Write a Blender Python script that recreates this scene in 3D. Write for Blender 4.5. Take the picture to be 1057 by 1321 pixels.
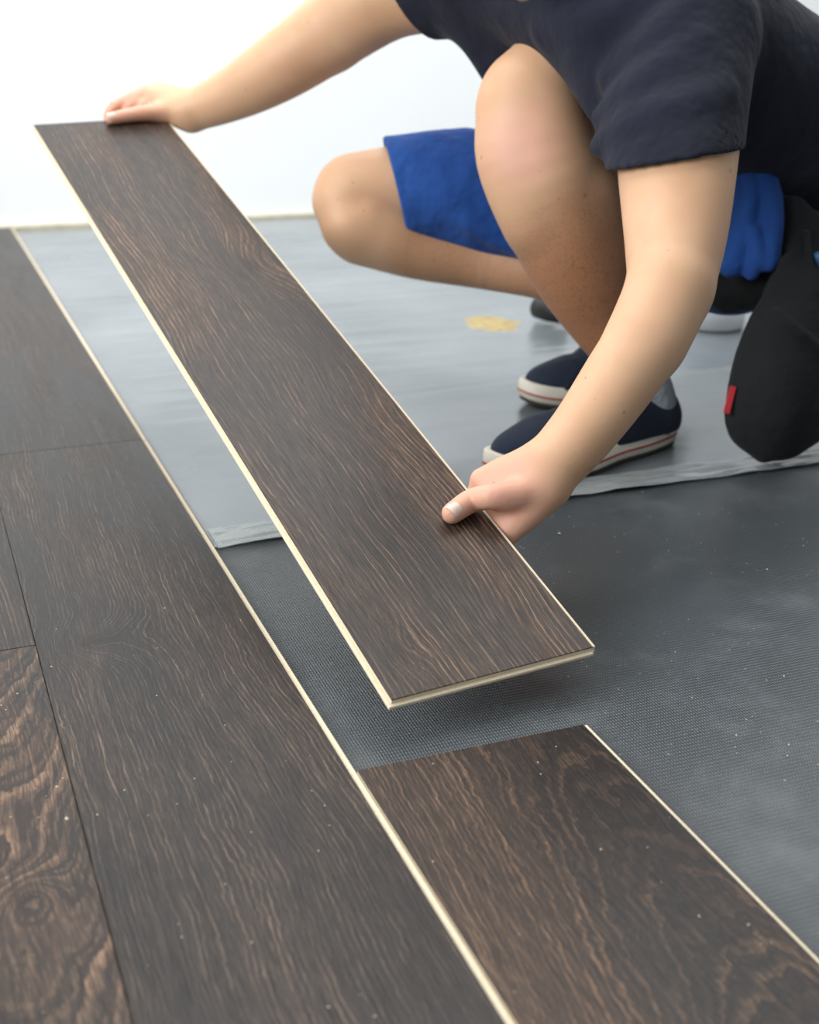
import bpy, bmesh, math, random
import numpy as np
from mathutils import Vector, Matrix

# ------------------------------------------------------------------ clear
for o in list(bpy.data.objects):
    bpy.data.objects.remove(o, do_unlink=True)
SC = bpy.context.scene
COL = SC.collection
random.seed(7)
RNG = np.random.default_rng(7)

# ------------------------------------------------------------------ camera
F_PX, PITCH, YAW = 1710.0, 0.369109, 0.363613
CAM = np.array([-0.29353, 0.0, 0.60344])
FWD = np.array([math.sin(YAW) * math.cos(PITCH), math.cos(YAW) * math.cos(PITCH), -math.sin(PITCH)])
RGT = np.array([math.cos(YAW), -math.sin(YAW), 0.0])
UPV = np.cross(RGT, FWD)
cd = bpy.data.cameras.new('camera')
cd.sensor_fit = 'VERTICAL'
cd.sensor_height = 36.0
cd.lens = F_PX / 1321.0 * 36.0
cd.clip_start = 0.02
cd.dof.use_dof = True
cd.dof.focus_distance = 1.33
cd.dof.aperture_fstop = 5.2
cam = bpy.data.objects.new('camera', cd)
COL.objects.link(cam)
m = Matrix.Identity(4)
for i in range(3):
    m[i][0], m[i][1], m[i][2], m[i][3] = RGT[i], UPV[i], -FWD[i], CAM[i]
cam.matrix_world = m
SC.camera = cam

# ------------------------------------------------------------------ world, lights, exposure
wd = bpy.data.worlds.new('world')
SC.world = wd
wd.use_nodes = True
wd.node_tree.nodes['Background'].inputs[0].default_value = (0.90, 0.96, 1.0, 1)
wd.node_tree.nodes['Background'].inputs[1].default_value = 0.36


def area_light(name, loc, target, sx, sy, power, color):
    d = bpy.data.lights.new(name, 'AREA')
    d.shape = 'RECTANGLE'
    d.size, d.size_y = sx, sy
    d.energy = power
    d.color = color
    o = bpy.data.objects.new(name, d)
    COL.objects.link(o)
    o.location = loc
    o.rotation_euler = (Vector(target) - Vector(loc)).to_track_quat('-Z', 'Y').to_euler()
    return o


area_light('overhead_fill_light', (0.5, 2.6, 2.75), (0.5, 2.6, 0), 3.8, 2.4, 105, (1.0, 0.985, 0.96))  # unseen overhead area light, added so the even world light isn't flat
area_light('window_daylight', (-2.6, 0.9, 1.75), (0.7, 1.9, 0.45), 2.4, 1.8, 105, (0.97, 0.985, 1.0))

vs = SC.view_settings
vs.view_transform = 'Standard'
vs.look = 'None'
vs.gamma = 1.0
vs.use_curve_mapping = False
vs.exposure = 0.2

GROUND = -0.009          # top of the underlay; plank tops are at z = 0


# ------------------------------------------------------------------ helpers
def K(px, py, zc):
    """world point at distance zc in front of the lens plane"""
    return CAM + zc * ((px - 528.5) / F_PX * RGT - (py - 660.5) / F_PX * UPV + FWD)


def lin(r, g, b):
    f = lambda c: ((c / 255.0 + 0.055) / 1.055) ** 2.4 if c > 10 else c / 255.0 / 12.92
    return (f(r), f(g), f(b), 1.0)


def link_mesh(name, verts, faces, mat, parent=None, smooth=True):
    me = bpy.data.meshes.new(name)
    if isinstance(verts, np.ndarray):
        me.vertices.add(len(verts))
        me.vertices.foreach_set('co', verts.astype(np.float32).ravel())
        n = faces.shape[1]
        me.loops.add(faces.size)
        me.loops.foreach_set('vertex_index', faces.astype(np.int32).ravel())
        me.polygons.add(len(faces))
        me.polygons.foreach_set('loop_start', np.arange(0, faces.size, n, dtype=np.int32))
        me.update(calc_edges=True)
        me.validate()
    else:
        me.from_pydata([tuple(v) for v in verts], [], [tuple(f) for f in faces])
        me.update()
    if smooth:
        me.polygons.foreach_set('use_smooth', [True] * len(me.polygons))
    if mat:
        me.materials.append(mat)
    o = bpy.data.objects.new(name, me)
    COL.objects.link(o)
    if parent:
        o.parent = parent
    return o


def from_bm(name, bm, mat, parent=None, smooth=False):
    me = bpy.data.meshes.new(name)
    bmesh.ops.recalc_face_normals(bm, faces=bm.faces)
    bm.to_mesh(me)
    bm.free()
    if smooth:
        me.polygons.foreach_set('use_smooth', [True] * len(me.polygons))
    me.materials.append(mat)
    o = bpy.data.objects.new(name, me)
    COL.objects.link(o)
    if parent:
        o.parent = parent
    return o


def box_bm(x0, x1, y0, y1, z0, z1, bev=0.0, bm=None):
    bm = bm or bmesh.new()
    r = bmesh.ops.create_cube(bm, size=1.0)
    for v in r['verts']:
        v.co = Vector(((x0 + x1) / 2 + v.co.x * (x1 - x0), (y0 + y1) / 2 + v.co.y * (y1 - y0), (z0 + z1) / 2 + v.co.z * (z1 - z0)))
    if bev:
        es = list({e for v in r['verts'] for e in v.link_edges})
        bmesh.ops.bevel(bm, geom=es, offset=bev, segments=1, affect='EDGES')
    return bm


def empty(name, loc=(0, 0, 0), rot=None):
    o = bpy.data.objects.new(name, None)
    COL.objects.link(o)
    o.location = loc
    o.empty_display_size = 0.05
    return o


def tag(o, label=None, cat=None, group=None, kind=None):
    for k, v in (('label', label), ('category', cat), ('group', group), ('kind', kind)):
        if v:
            o[k] = v
    return o


# ------------------------------------------------------------------ node helper
class NT:
    def __init__(self, name):
        self.mat = bpy.data.materials.new(name)
        self.mat.use_nodes = True
        self.t = self.mat.node_tree
        self.bsdf = self.t.nodes['Principled BSDF']

    def n(self, typ, **kw):
        nd = self.t.nodes.new(typ)
        for k, v in kw.items():
            setattr(nd, k, v)
        return nd

    def set(self, sock, v):
        if isinstance(v, bpy.types.NodeSocket):
            self.t.links.new(v, sock)
        else:
            sock.default_value = v

    def math(self, op, a, b=0.0, c=0.0):
        nd = self.n('ShaderNodeMath', operation=op)
        self.set(nd.inputs[0], a)
        self.set(nd.inputs[1], b)
        self.set(nd.inputs[2], c)
        return nd.outputs[0]

    def comb(self, x, y, z):
        nd = self.n('ShaderNodeCombineXYZ')
        for i, v in enumerate((x, y, z)):
            self.set(nd.inputs[i], v)
        return nd.outputs[0]

    def noise(self, vec, scale=1.0, detail=2.0, rough=0.5):
        nd = self.n('ShaderNodeTexNoise')
        self.set(nd.inputs['Vector'], vec)
        nd.inputs['Scale'].default_value = scale
        nd.inputs['Detail'].default_value = detail
        nd.inputs['Roughness'].default_value = rough
        return nd.outputs[0]

    def ramp(self, fac, stops, interp='LINEAR'):
        nd = self.n('ShaderNodeValToRGB')
        nd.color_ramp.interpolation = interp
        el = nd.color_ramp.elements
        while len(el) < len(stops):
            el.new(0.5)
        for e, (p, c) in zip(el, stops):
            e.position = p
            e.color = c if len(c) == 4 else (*c, 1)
        self.set(nd.inputs[0], fac)
        return nd.outputs[0]

    def step(self, fac, a, b):
        nd = self.n('ShaderNodeMapRange', interpolation_type='SMOOTHSTEP')
        self.set(nd.inputs[0], fac)
        nd.inputs[1].default_value = a
        nd.inputs[2].default_value = b
        return nd.outputs[0]

    def mix(self, fac, a, b, blend='MIX'):
        nd = self.n('ShaderNodeMix', data_type='RGBA', blend_type=blend)
        self.set(nd.inputs[0], fac)
        self.set(nd.inputs[6], a)
        self.set(nd.inputs[7], b)
        return nd.outputs[2]

    def bump(self, h, strength, dist, normal=None):
        nd = self.n('ShaderNodeBump')
        nd.inputs['Strength'].default_value = strength
        nd.inputs['Distance'].default_value = dist
        self.set(nd.inputs['Height'], h)
        if normal:
            self.set(nd.inputs['Normal'], normal)
        return nd.outputs[0]

    def out(self, color=None, rough=None, normal=None, **kw):
        b = self.bsdf
        if color is not None:
            self.set(b.inputs['Base Color'], color)
        if rough is not None:
            self.set(b.inputs['Roughness'], rough)
        if normal is not None:
            self.set(b.inputs['Normal'], normal)
        for k, v in kw.items():
            self.set(b.inputs[k.replace('_', ' ')], v)
        return self.mat

    def obj(self):
        return self.n('ShaderNodeTexCoord').outputs['Object']


def xyz(T, vec):
    s = T.n('ShaderNodeSeparateXYZ')
    T.set(s.inputs[0], vec)
    return s.outputs


def plain(name, col, rough=0.6, noise_scale=40.0, var=0.15, bump=0.0, bscale=300.0, **kw):
    T = NT(name)
    o = T.obj()
    nz = T.noise(o, noise_scale, 3)
    c2 = tuple(max(0, c * (1 - var)) for c in col[:3]) + (1,)
    c3 = tuple(min(1, c * (1 + var)) for c in col[:3]) + (1,)
    c = T.ramp(nz, [(0.3, c2), (0.7, c3)])
    nrm = None
    if bump:
        nrm = T.bump(T.noise(o, bscale, 2), bump, 0.002)
    return T.out(c, rough, nrm, **kw)


# ------------------------------------------------------------------ wood
def wood(name, seed, u0=0.1, para=0.0, slope=0.0, lin_u=1.0, warp=0.02, fine=0.003, F=200.0, light=0.6, ringw=0.45, knots=(), patch_gain=1.0, brown=0.0, split=None, grey=0.0):
    """dark smoked oak decor.  local x = across the board, local y = along it (metres).
    Growth lines are the level lines of `val`; pores and fibres follow the board."""
    T = NT(name)
    M = T.math
    u, v, w = xyz(T, T.obj())
    du = M('SUBTRACT', u, u0)
    val = M('ADD', M('MULTIPLY', u, lin_u), M('MULTIPLY', M('MULTIPLY', du, du), para))
    val = M('ADD', val, M('MULTIPLY', v, slope))
    n1 = T.noise(T.comb(M('MULTIPLY', u, 4.5), M('MULTIPLY', v, 3.2), seed * 3.7), 1.0, 1, 0.5)
    val = M('ADD', val, M('MULTIPLY', n1, warp))
    n2 = T.noise(T.comb(M('MULTIPLY', u, 38.0), M('MULTIPLY', v, 15.0), seed * 1.7), 1.0, 2, 0.55)
    val = M('ADD', val, M('MULTIPLY', n2, fine))
    n3 = T.noise(T.comb(M('MULTIPLY', u, 130.0), M('MULTIPLY', v, 110.0), seed * 1.1), 1.0, 2, 0.6)
    val = M('ADD', val, M('MULTIPLY', n3, fine * 0.35))
    knot_dark = None
    for (ku, kv, su, sv, amp) in knots:
        a = M('DIVIDE', M('SUBTRACT', u, ku), su)
        b = M('DIVIDE', M('SUBTRACT', v, kv), sv)
        r2 = M('ADD', M('MULTIPLY', a, a), M('MULTIPLY', b, b))
        val = M('ADD', val, M('MULTIPLY', M('EXPONENT', M('MULTIPLY', r2, -1.0)), amp))
        kd = M('EXPONENT', M('MULTIPLY', r2, -9.0))
        knot_dark = kd if knot_dark is None else M('MAXIMUM', knot_dark, kd)
    ph = M('MULTIPLY', val, F)
    fr = M('FRACT', ph)
    idx = M('FLOOR', ph)
    amp = T.noise(T.comb(M('MULTIPLY', idx, 0.731), M('MULTIPLY', v, 3.5), seed), 1.0, 1, 0.5)
    amp = T.step(amp, 0.38, 0.66)
    line = M('MULTIPLY', T.step(fr, 0.02, 0.14), M('SUBTRACT', 1.0, T.step(fr, 0.16, 0.16 + ringw)))
    line = M('MULTIPLY', line, M('ADD', 0.15, M('MULTIPLY', amp, 0.85)))
    # second, finer family of lines
    fr2 = M('FRACT', M('MULTIPLY', val, F * 2.63))
    line2 = M('MULTIPLY', T.step(fr2, 0.05, 0.3), M('SUBTRACT', 1.0, T.step(fr2, 0.35, 0.8)))
    # fibres and pores along the board
    wob = M('ADD', u, M('ADD', M('MULTIPLY', n2, 0.0035), M('MULTIPLY', n1, warp * 0.7)))
    fib = T.noise(T.comb(M('MULTIPLY', wob, 900.0), M('MULTIPLY', v, 38.0), seed), 1.0, 2, 0.6)
    fibm = T.step(fib, 0.40, 0.66)
    strk = T.noise(T.comb(M('MULTIPLY', wob, 330.0), M('MULTIPLY', v, 9.0), seed + 4.0), 1.0, 3, 0.65)
    strkm = T.step(strk, 0.54, 0.68)
    patch = T.noise(T.comb(M('MULTIPLY', wob, 11.0), M('MULTIPLY', v, 2.2), seed * 5.1), 1.0, 3, 0.55)
    patchm = T.step(patch, 0.40, 0.64)
    if split:
        side = M('SUBTRACT', 1.0, T.step(u, split[0], split[1]))
        patchm = M('ADD', M('MULTIPLY', patchm, 0.35), M('MULTIPLY', side, 0.65))
    mixc = lambda a, b: tuple(x + (y - x) * grey for x, y in zip(a, b))
    base = T.mix(M('ADD', brown, M('MULTIPLY', patchm, 0.75 * patch_gain)), lin(24, 21, 22), mixc(lin(56, 40, 31), lin(42, 38, 38)))
    gain = M('ADD', 0.24 if split else 0.40, M('MULTIPLY', patchm, 0.60 * patch_gain))
    rag = M('ADD', 0.30, M('MULTIPLY', fibm, 0.70))
    f1 = M('MULTIPLY', M('MULTIPLY', M('MULTIPLY', line, rag), gain), light)
    col = T.mix(f1, base, mixc(lin(170, 128, 92), lin(142, 128, 116)))
    f2 = M('MULTIPLY', M('MULTIPLY', M('MULTIPLY', line2, fibm), gain), light * 0.38)
    col = T.mix(f2, col, lin(150, 122, 98))
    f3 = M('MULTIPLY', M('MULTIPLY', M('MULTIPLY', strkm, rag), gain), light * 0.42)
    col = T.mix(f3, col, mixc(lin(154, 116, 86), lin(130, 116, 106)))
    dk = T.step(T.noise(T.comb(M('MULTIPLY', wob, 520.0), M('MULTIPLY', v, 24.0), seed + 9.0), 1.0, 2, 0.6), 0.55, 0.70)
    col = T.mix(M('MULTIPLY', dk, 0.60), col, lin(24, 21, 21))
    if knot_dark is not None:
        col = T.mix(M('MULTIPLY', knot_dark, 0.75), col, lin(22, 19, 19))
    h = M('ADD', M('MULTIPLY', line, 0.5), M('ADD', M('MULTIPLY', fibm, 0.25), M('MULTIPLY', dk, -0.8)))
    nrm = T.bump(h, 0.40, 0.0005)
    return T.out(col, M('ADD', 0.33, M('MULTIPLY', patchm, 0.08)), nrm, Specular_IOR_Level=0.26)


def core_mat():
    T = NT('fibreboard_core')
    o = T.obj()
    n = T.noise(o, 900.0, 3, 0.7)
    c = T.ramp(n, [(0.3, lin(206, 188, 156)), (0.7, lin(240, 228, 204))])
    sp = T.step(T.noise(o, 420.0, 2), 0.68, 0.75)
    c = T.mix(T.math('MULTIPLY', sp, 0.5), c, lin(140, 112, 80))
    return T.out(c, 0.8, T.bump(n, 0.3, 0.0004))


M_CORE = core_mat()

# ------------------------------------------------------------------ setting: slab, wall, underlay
M_SLAB = plain('screed', lin(150, 148, 142), 0.9, 6.0, 0.12, 0.4, 80.0)
M_WALL = plain('white_wall_paint', (0.90, 0.925, 0.93, 1), 0.75, 3.0, 0.012, 0.08, 250.0)

floor = from_bm('floor', box_bm(-2.6, 4.2, -0.6, 4.9, -0.14, -0.0125), M_SLAB)
tag(floor, 'dark smoked oak plank floor being laid over the grey underlay', kind='structure')
WROT = math.radians(-4.5)
wall = from_bm('wall_back', box_bm(-2.6, 4.6, 0.0, 0.12, -0.012, 2.75), M_WALL)
wall.location = (-0.028, 3.975, 0)
wall.rotation_euler = (0, 0, WROT)
tag(wall, 'plain white painted wall behind the kneeling person', kind='structure')
strip = from_bm('trim_1', box_bm(-2.5, 4.5, -0.022, -0.001, -0.012, 0.002, 0.002), plain('foam_edge_strip', lin(190, 184, 162), 0.8, 30, 0.12))
strip.location = wall.location
strip.rotation_euler = wall.rotation_euler
tag(strip, 'beige foam expansion strip along the foot of the wall', kind='structure')


def sheet(name, x0, x1, y0, y1, nx, ny, hfun, mat, thick=0.0022, solid=False):
    xs = np.linspace(x0, x1, nx)
    ys = np.linspace(y0, y1, ny)
    X, Y = np.meshgrid(xs, ys, indexing='ij')
    Z = hfun(X, Y)
    top = np.stack([X, Y, Z], -1).reshape(-1, 3)
    bot = top.copy()
    bot[:, 2] = np.minimum(top[:, 2] - thick, -0.0119) if solid else top[:, 2] - thick
    I = np.arange(nx * ny).reshape(nx, ny)
    q = np.stack([I[:-1, :-1], I[1:, :-1], I[1:, 1:], I[:-1, 1:]], -1).reshape(-1, 4)
    N = nx * ny
    qb = q[:, ::-1] + N
    sides = []
    for ring in (I[:, 0], I[-1, :], I[::-1, -1], I[0, ::-1]):
        a, b = ring[:-1], ring[1:]
        sides.append(np.stack([a, a + N, b + N, b], -1))
    return link_mesh(name, np.concatenate([top, bot]), np.concatenate([q, qb] + sides), mat)


def vnoise(X, Y, sx, sy, seed, oct=3):
    r = np.random.default_rng(seed)
    out = np.zeros_like(X)
    for k in range(10 * oct):
        f = 2 ** (k % oct)
        a = r.uniform(0, 2 * math.pi)
        out += np.sin(X * sx * f * math.cos(a) * 6.28 + Y * sy * f * math.sin(a) * 6.28 + r.uniform(0, 6.28)) / f
    return out / (10 * oct) ** 0.5


def underlay_mat(name, emboss, c0, c1, rough, metal=0.0):
    T = NT(name)
    o = T.obj()
    u, v, w = xyz(T, o)
    n = T.noise(o, 3.0, 3)
    c = T.ramp(n, [(0.3, c0), (0.7, c1)])
    sheen_haze = T.step(T.noise(o, 4.5, 7, 0.72), 0.48, 0.74)  # broad pale sheen patches, painted into the underlay colour below
    c = T.mix(T.math('MULTIPLY', sheen_haze, 0.30), c, lin(150, 156, 160))
    speck = T.step(T.noise(o, 170.0, 2, 0.5), 0.74, 0.79)
    c = T.mix(T.math('MULTIPLY', speck, 0.55), c, lin(190, 195, 196))
    k = 2 * math.pi / 0.0056
    a = T.math('SINE', T.math('MULTIPLY', T.math('ADD', u, T.math('MULTIPLY', v, 0.577)), k))
    b = T.math('SINE', T.math('MULTIPLY', T.math('SUBTRACT', u, T.math('MULTIPLY', v, 0.577)), k))
    g = T.math('MULTIPLY', a, b)
    g = T.step(g, -0.35, 0.75)
    c = T.mix(T.math('MULTIPLY', g, emboss * 0.5), c, lin(98, 106, 111))
    nrm = T.bump(g, emboss, 0.0012)
    nrm = T.bump(T.noise(o, 26.0, 3), 0.12, 0.006, nrm)
    rg = T.math('ADD', rough, T.math('MULTIPLY', sheen_haze, 0.14))
    return T.out(c, rg, nrm, IOR=1.6, Metallic=metal, Coat_Weight=0.25, Coat_Roughness=0.3)


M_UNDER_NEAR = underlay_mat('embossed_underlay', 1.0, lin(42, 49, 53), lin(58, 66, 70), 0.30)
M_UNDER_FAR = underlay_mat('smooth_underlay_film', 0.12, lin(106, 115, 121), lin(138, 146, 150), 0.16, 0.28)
SEAM_Y = 1.485


def h_near(X, Y):
    d = np.exp(-((SEAM_Y - 0.012 - Y) / 0.03) ** 2)
    return GROUND + 0.0006 * vnoise(X, Y, 1.2, 1.6, 3) + d * 0.0012 * (1 + vnoise(X, Y, 5, 1, 4, 2))


def h_far(X, Y):
    e = np.exp(-((Y - (SEAM_Y - 0.035)) / 0.05) ** 2)
    wr = vnoise(X, Y, 0.8, 5.5, 9, 3)
    amp = np.clip((Y - 1.5) / 0.6, 0.15, 1.0)
    under = np.clip((X - 0.02) / 0.05, 0.0, 1.0)
    return GROUND + 0.0012 + under * (0.0022 * amp * np.abs(wr) + e * 0.0034 * np.maximum(0.7, 0.9 + 1.1 * vnoise(X, Y, 6, 3, 14, 2)))


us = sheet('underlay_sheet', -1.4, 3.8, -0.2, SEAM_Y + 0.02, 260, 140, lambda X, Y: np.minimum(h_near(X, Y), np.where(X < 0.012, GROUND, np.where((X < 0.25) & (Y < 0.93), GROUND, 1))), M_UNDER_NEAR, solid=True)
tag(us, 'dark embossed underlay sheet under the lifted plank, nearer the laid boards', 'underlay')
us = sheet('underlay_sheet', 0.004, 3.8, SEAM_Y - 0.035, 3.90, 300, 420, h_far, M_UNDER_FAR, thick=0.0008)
for vtx in us.data.vertices:
    # the far sheet stops short of the slanted wall
    lim = 3.94 - 0.0787 * (vtx.co.x + 0.028)
    if vtx.co.y > 3.2:
        vtx.co.y = 3.2 + (vtx.co.y - 3.2) * (lim - 3.2) / 0.70
tag(us, 'pale glossy wrinkled underlay sheet running back to the white wall', 'underlay')

# clear adhesive tape over the overlap of the two sheets
T = NT('clear_seam_tape')
o_ = T.obj()
M_TAPE = T.out(lin(190, 198, 198), 0.12, T.bump(T.noise(o_, 40.0, 4), 0.3, 0.006), Alpha=0.42, Coat_Weight=0.6)


def h_tape(X, Y):
    return h_far(X, np.maximum(Y, SEAM_Y - 0.035)) + 0.0009 + 0.0022 * np.abs(vnoise(X, Y, 7, 24, 21, 2))


tp = sheet('seam_tape', 0.012, 3.7, SEAM_Y - 0.042, SEAM_Y + 0.022, 420, 26, h_tape, M_TAPE, 0.0004)
tag(tp, 'crinkled clear tape strip along the overlap of the two underlay sheets', 'tape')

# ------------------------------------------------------------------ laid planks
TH = 0.0085


def plank_parts(decor_mat, w, L, parent, name_core='core', lip_left=False, lip_near=False, tongue_right=0.004, z_top=0.0, tongue_top=0.0018):
    """decor face, core board, tongue and lips in the parent's own space"""
    dec = from_bm('decor_face', box_bm(0, w, 0, L, z_top - 0.0011, z_top, 0.0005), decor_mat, parent)
    from_bm('core', box_bm(0.0003, w - 0.0003, 0.0003, L - 0.0003, z_top - TH, z_top - 0.0012), M_CORE, parent)
    if tongue_right:
        from_bm('tongue', box_bm(w - 0.0004, w + tongue_right, 0.001, L - 0.001, z_top - 0.0062, z_top - tongue_top, 0.0006), M_CORE, parent)
    if lip_left:
        from_bm('groove_lip', box_bm(-0.0034, 0.0006, 0.0, L, z_top - TH, z_top - 0.0052, 0.0005), M_CORE, parent)
    if lip_near:
        from_bm('end_lip', box_bm(-0.0034, w, -0.0034, 0.0006, z_top - TH, z_top - 0.0050, 0.0005), M_CORE, parent)
    return dec


def laid(x0, y0, w, L, mat, label, **kw):
    e = empty('plank', (x0, y0, 0))
    e.parent = floor
    e['label'] = label
    plank_parts(mat, w, L, e, **kw)
    return e


WP = 0.2195
Y_A, Y_B, Y_D = 1.875, 1.246, 0.913
laid(-0.22, Y_A + 0.0004, WP, 1.32, wood('decor_a_far', 1.3, warp=0.03, light=0.45, grey=0.7), 'dark plank behind the knotted plank', tongue_right=0.0062)
laid(-0.22, Y_A + 1.3208, WP, 0.755, wood('decor_a_wall', 9.4, warp=0.03, light=0.45, grey=0.7), 'short dark plank ending at the white wall', tongue_right=0.0062)
laid(-0.22, Y_A - 1.32, WP, 1.3196, wood('decor_a_near', 2.6, warp=0.045, fine=0.009, F=230, light=0.66, ringw=0.32, patch_gain=0.8, grey=0.65, knots=((0.06, 0.68, 0.05, 0.045, 0.035), (0.05, 0.675, 0.02, 0.018, 0.03))), 'dark plank with a knot beside the open tongue', tongue_right=0.0062)
laid(-0.44, Y_B + 0.0004, WP, 1.32, wood('decor_b_far', 3.9, warp=0.04, light=0.5, grey=0.6), 'dark plank along the outer edge', tongue_right=0)
laid(-0.44, Y_B + 1.3208, WP, 1.32, wood('decor_b_wall', 10.9, warp=0.04, light=0.5), 'dark plank by the wall on the outer edge', tongue_right=0)
laid(-0.44, Y_B - 1.32, WP, 1.3196, wood('decor_b_near', 4.4, 0.155, 7.0, -0.23, 0.0, 0.08, 0.014, 84, 0.9, 0.42, knots=((0.172, 0.908, 0.020, 0.034, 0.030), (0.15, 0.96, 0.05, 0.05, -0.03)), brown=0.08, grey=0.3), 'brown plank with wavy cathedral grain and a swirling knot', tongue_right=0)
laid(-0.22, Y_A - 1.32 - 1.32, WP, 1.3196, wood('decor_a_front', 6.1, warp=0.04, light=0.5), 'dark plank before the knotted plank', tongue_right=0.0062)
laid(0.0064, Y_D - 1.32, 0.2135, 1.3196, wood('decor_d', 5.2, 0.172, 6.5, 0.17, 0.0, 0.06, 0.020, 135, 0.85, 0.42, grey=0.2, split=(0.03, 0.13)), 'brown plank with broad cathedral grain in front of the lifted plank', tongue_right=0.0030, tongue_top=0.0006)

# ------------------------------------------------------------------ the lifted plank
HW, HL = 0.2104, 1.32
HR = Matrix(((0.99480511, -0.10110712, 0.01183839), (0.10009796, 0.95039282, -0.29450618), (0.01852555, 0.29416125, 0.95557625)))
HC = Vector((0.05462, 0.95882, 0.03281))
hp = empty('laminate_plank')
hp.matrix_world = Matrix.Translation(HC) @ HR.to_4x4()
tag(hp, 'dark smoked oak laminate plank lifted at a slant in two hands', 'plank')
plank_parts(wood('decor_lifted', 7.7, warp=0.05, fine=0.006, F=165, light=0.85, ringw=0.35, brown=0.12, grey=0.3, knots=((0.165, 0.80, 0.04, 0.09, 0.03), (0.035, 0.06, 0.018, 0.035, 0.018))), HW, HL, hp, lip_left=True, lip_near=True, tongue_right=0.0036, tongue_top=0.0012)
HRn = np.array(HR)
HCn = np.array(HC)


def HP(x, y, z):
    """point in the lifted plank's own space (z = 0 is its top face)"""
    return HCn + HRn @ np.array([x, y, z])


# ------------------------------------------------------------------ implicit modelling
class Field:
    def __init__(self, lo, hi, h, far=0.06):
        self.lo = np.asarray(lo, float)
        self.h = h
        self.n = (np.ceil((np.asarray(hi) - self.lo) / h).astype(int) + 1)
        self.far = far
        self.F = np.full(self.n, far, np.float32)
        self.ax = [(self.lo[i] + h * np.arange(self.n[i])).astype(np.float32) for i in range(3)]

    def block(self, lo, hi):
        a = np.clip(np.floor((np.asarray(lo) - self.lo) / self.h).astype(int), 0, self.n)
        b = np.clip(np.ceil((np.asarray(hi) - self.lo) / self.h).astype(int) + 1, 0, self.n)
        s = tuple(slice(a[i], b[i]) for i in range(3))
        X = self.ax[0][s[0]][:, None, None]
        Y = self.ax[1][s[1]][None, :, None]
        Z = self.ax[2][s[2]][None, None, :]
        return s, X, Y, Z

    def add(self, prim, k=0.01):
        f, lo, hi = prim[:3]
        pad = self.far + 0.01
        s, X, Y, Z = self.block(np.asarray(lo) - pad, np.asarray(hi) + pad)
        if 0 in self.F[s].shape:
            return
        if len(prim) > 3:
            D = np.full(self.F[s].shape, self.far + k, np.float32)
            o0 = [q.start for q in s]
            for g, l2, h2 in prim[3]:
                s2, X, Y, Z = self.block(l2 - pad, h2 + pad)
                t2 = tuple(slice(q.start - a, q.stop - a) for q, a in zip(s2, o0))
                D[t2] = np.minimum(D[t2], g(X, Y, Z))
        else:
            D = f(X, Y, Z)
        self.F[s] = smin(self.F[s], D, k)

    def sub(self, prim, k=0.004):
        f, lo, hi = prim[:3]
        s, X, Y, Z = self.block(np.asarray(lo) - 0.03, np.asarray(hi) + 0.03)
        if 0 in self.F[s].shape:
            return
        self.F[s] = -smin(-self.F[s], f(X, Y, Z), k)

    def mesh(self):
        F, h = self.F, self.h
        S = F < 0
        c = S[:-1, :-1, :-1].astype(np.uint8)
        for dx, dy, dz in ((1, 0, 0), (0, 1, 0), (0, 0, 1), (1, 1, 0), (1, 0, 1), (0, 1, 1), (1, 1, 1)):
            c += S[dx:F.shape[0] - 1 + dx, dy:F.shape[1] - 1 + dy, dz:F.shape[2] - 1 + dz]
        act = np.argwhere((c > 0) & (c < 8))
        del c
        idm = np.full(np.array(F.shape) - 1, -1, np.int32)
        idm[act[:, 0], act[:, 1], act[:, 2]] = np.arange(len(act))
        acc = np.zeros((len(act), 3))
        cnt = np.zeros(len(act))
        for ax in range(3):
            o1, o2 = [i for i in range(3) if i != ax]
            for p in (0, 1):
                for q in (0, 1):
                    a = act.copy()
                    a[:, o1] += p
                    a[:, o2] += q
                    b = a.copy()
                    b[:, ax] += 1
                    fa = F[a[:, 0], a[:, 1], a[:, 2]]
                    fb = F[b[:, 0], b[:, 1], b[:, 2]]
                    mk = (fa < 0) != (fb < 0)
                    t = np.where(mk, fa / np.where(mk, fa - fb, 1), 0)
                    pt = a.astype(float)
                    pt[:, ax] += t
                    acc[mk] += pt[mk]
                    cnt[mk] += 1
        V = acc / cnt[:, None] * h + self.lo
        quads = []
        for ax in range(3):
            o1, o2 = [(1, 2), (2, 0), (0, 1)][ax]
            sl0 = [slice(None)] * 3
            sl1 = [slice(None)] * 3
            sl0[ax] = slice(0, -1)
            sl1[ax] = slice(1, None)
            A, B = S[tuple(sl0)], S[tuple(sl1)]
            e = np.argwhere(A != B)
            ok = (e[:, o1] > 0) & (e[:, o2] > 0) & (e[:, o1] < F.shape[o1] - 1) & (e[:, o2] < F.shape[o2] - 1)
            e = e[ok]
            ins = A[e[:, 0], e[:, 1], e[:, 2]]

            def cell(d1, d2):
                g = e.copy()
                g[:, o1] += d1
                g[:, o2] += d2
                return idm[g[:, 0], g[:, 1], g[:, 2]]
            q = np.stack([cell(-1, -1), cell(0, -1), cell(0, 0), cell(-1, 0)], -1)
            q[~ins] = q[~ins][:, ::-1]
            quads.append(q)
        Q = np.concatenate(quads)
        return relax(V, Q, 3), Q


def relax(V, Q, it):
    n = len(V)
    for k in range(it):
        for lam in (0.5, -0.52):
            s = np.zeros_like(V)
            c = np.zeros(n)
            for i in range(4):
                a, b = Q[:, i], Q[:, (i + 1) % 4]
                for x in range(3):
                    s[:, x] += np.bincount(a, V[b, x], n) + np.bincount(b, V[a, x], n)
                c += np.bincount(a, minlength=n) + np.bincount(b, minlength=n)
            V = V + lam * (s / np.maximum(c, 1)[:, None] - V)
    return V


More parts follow.
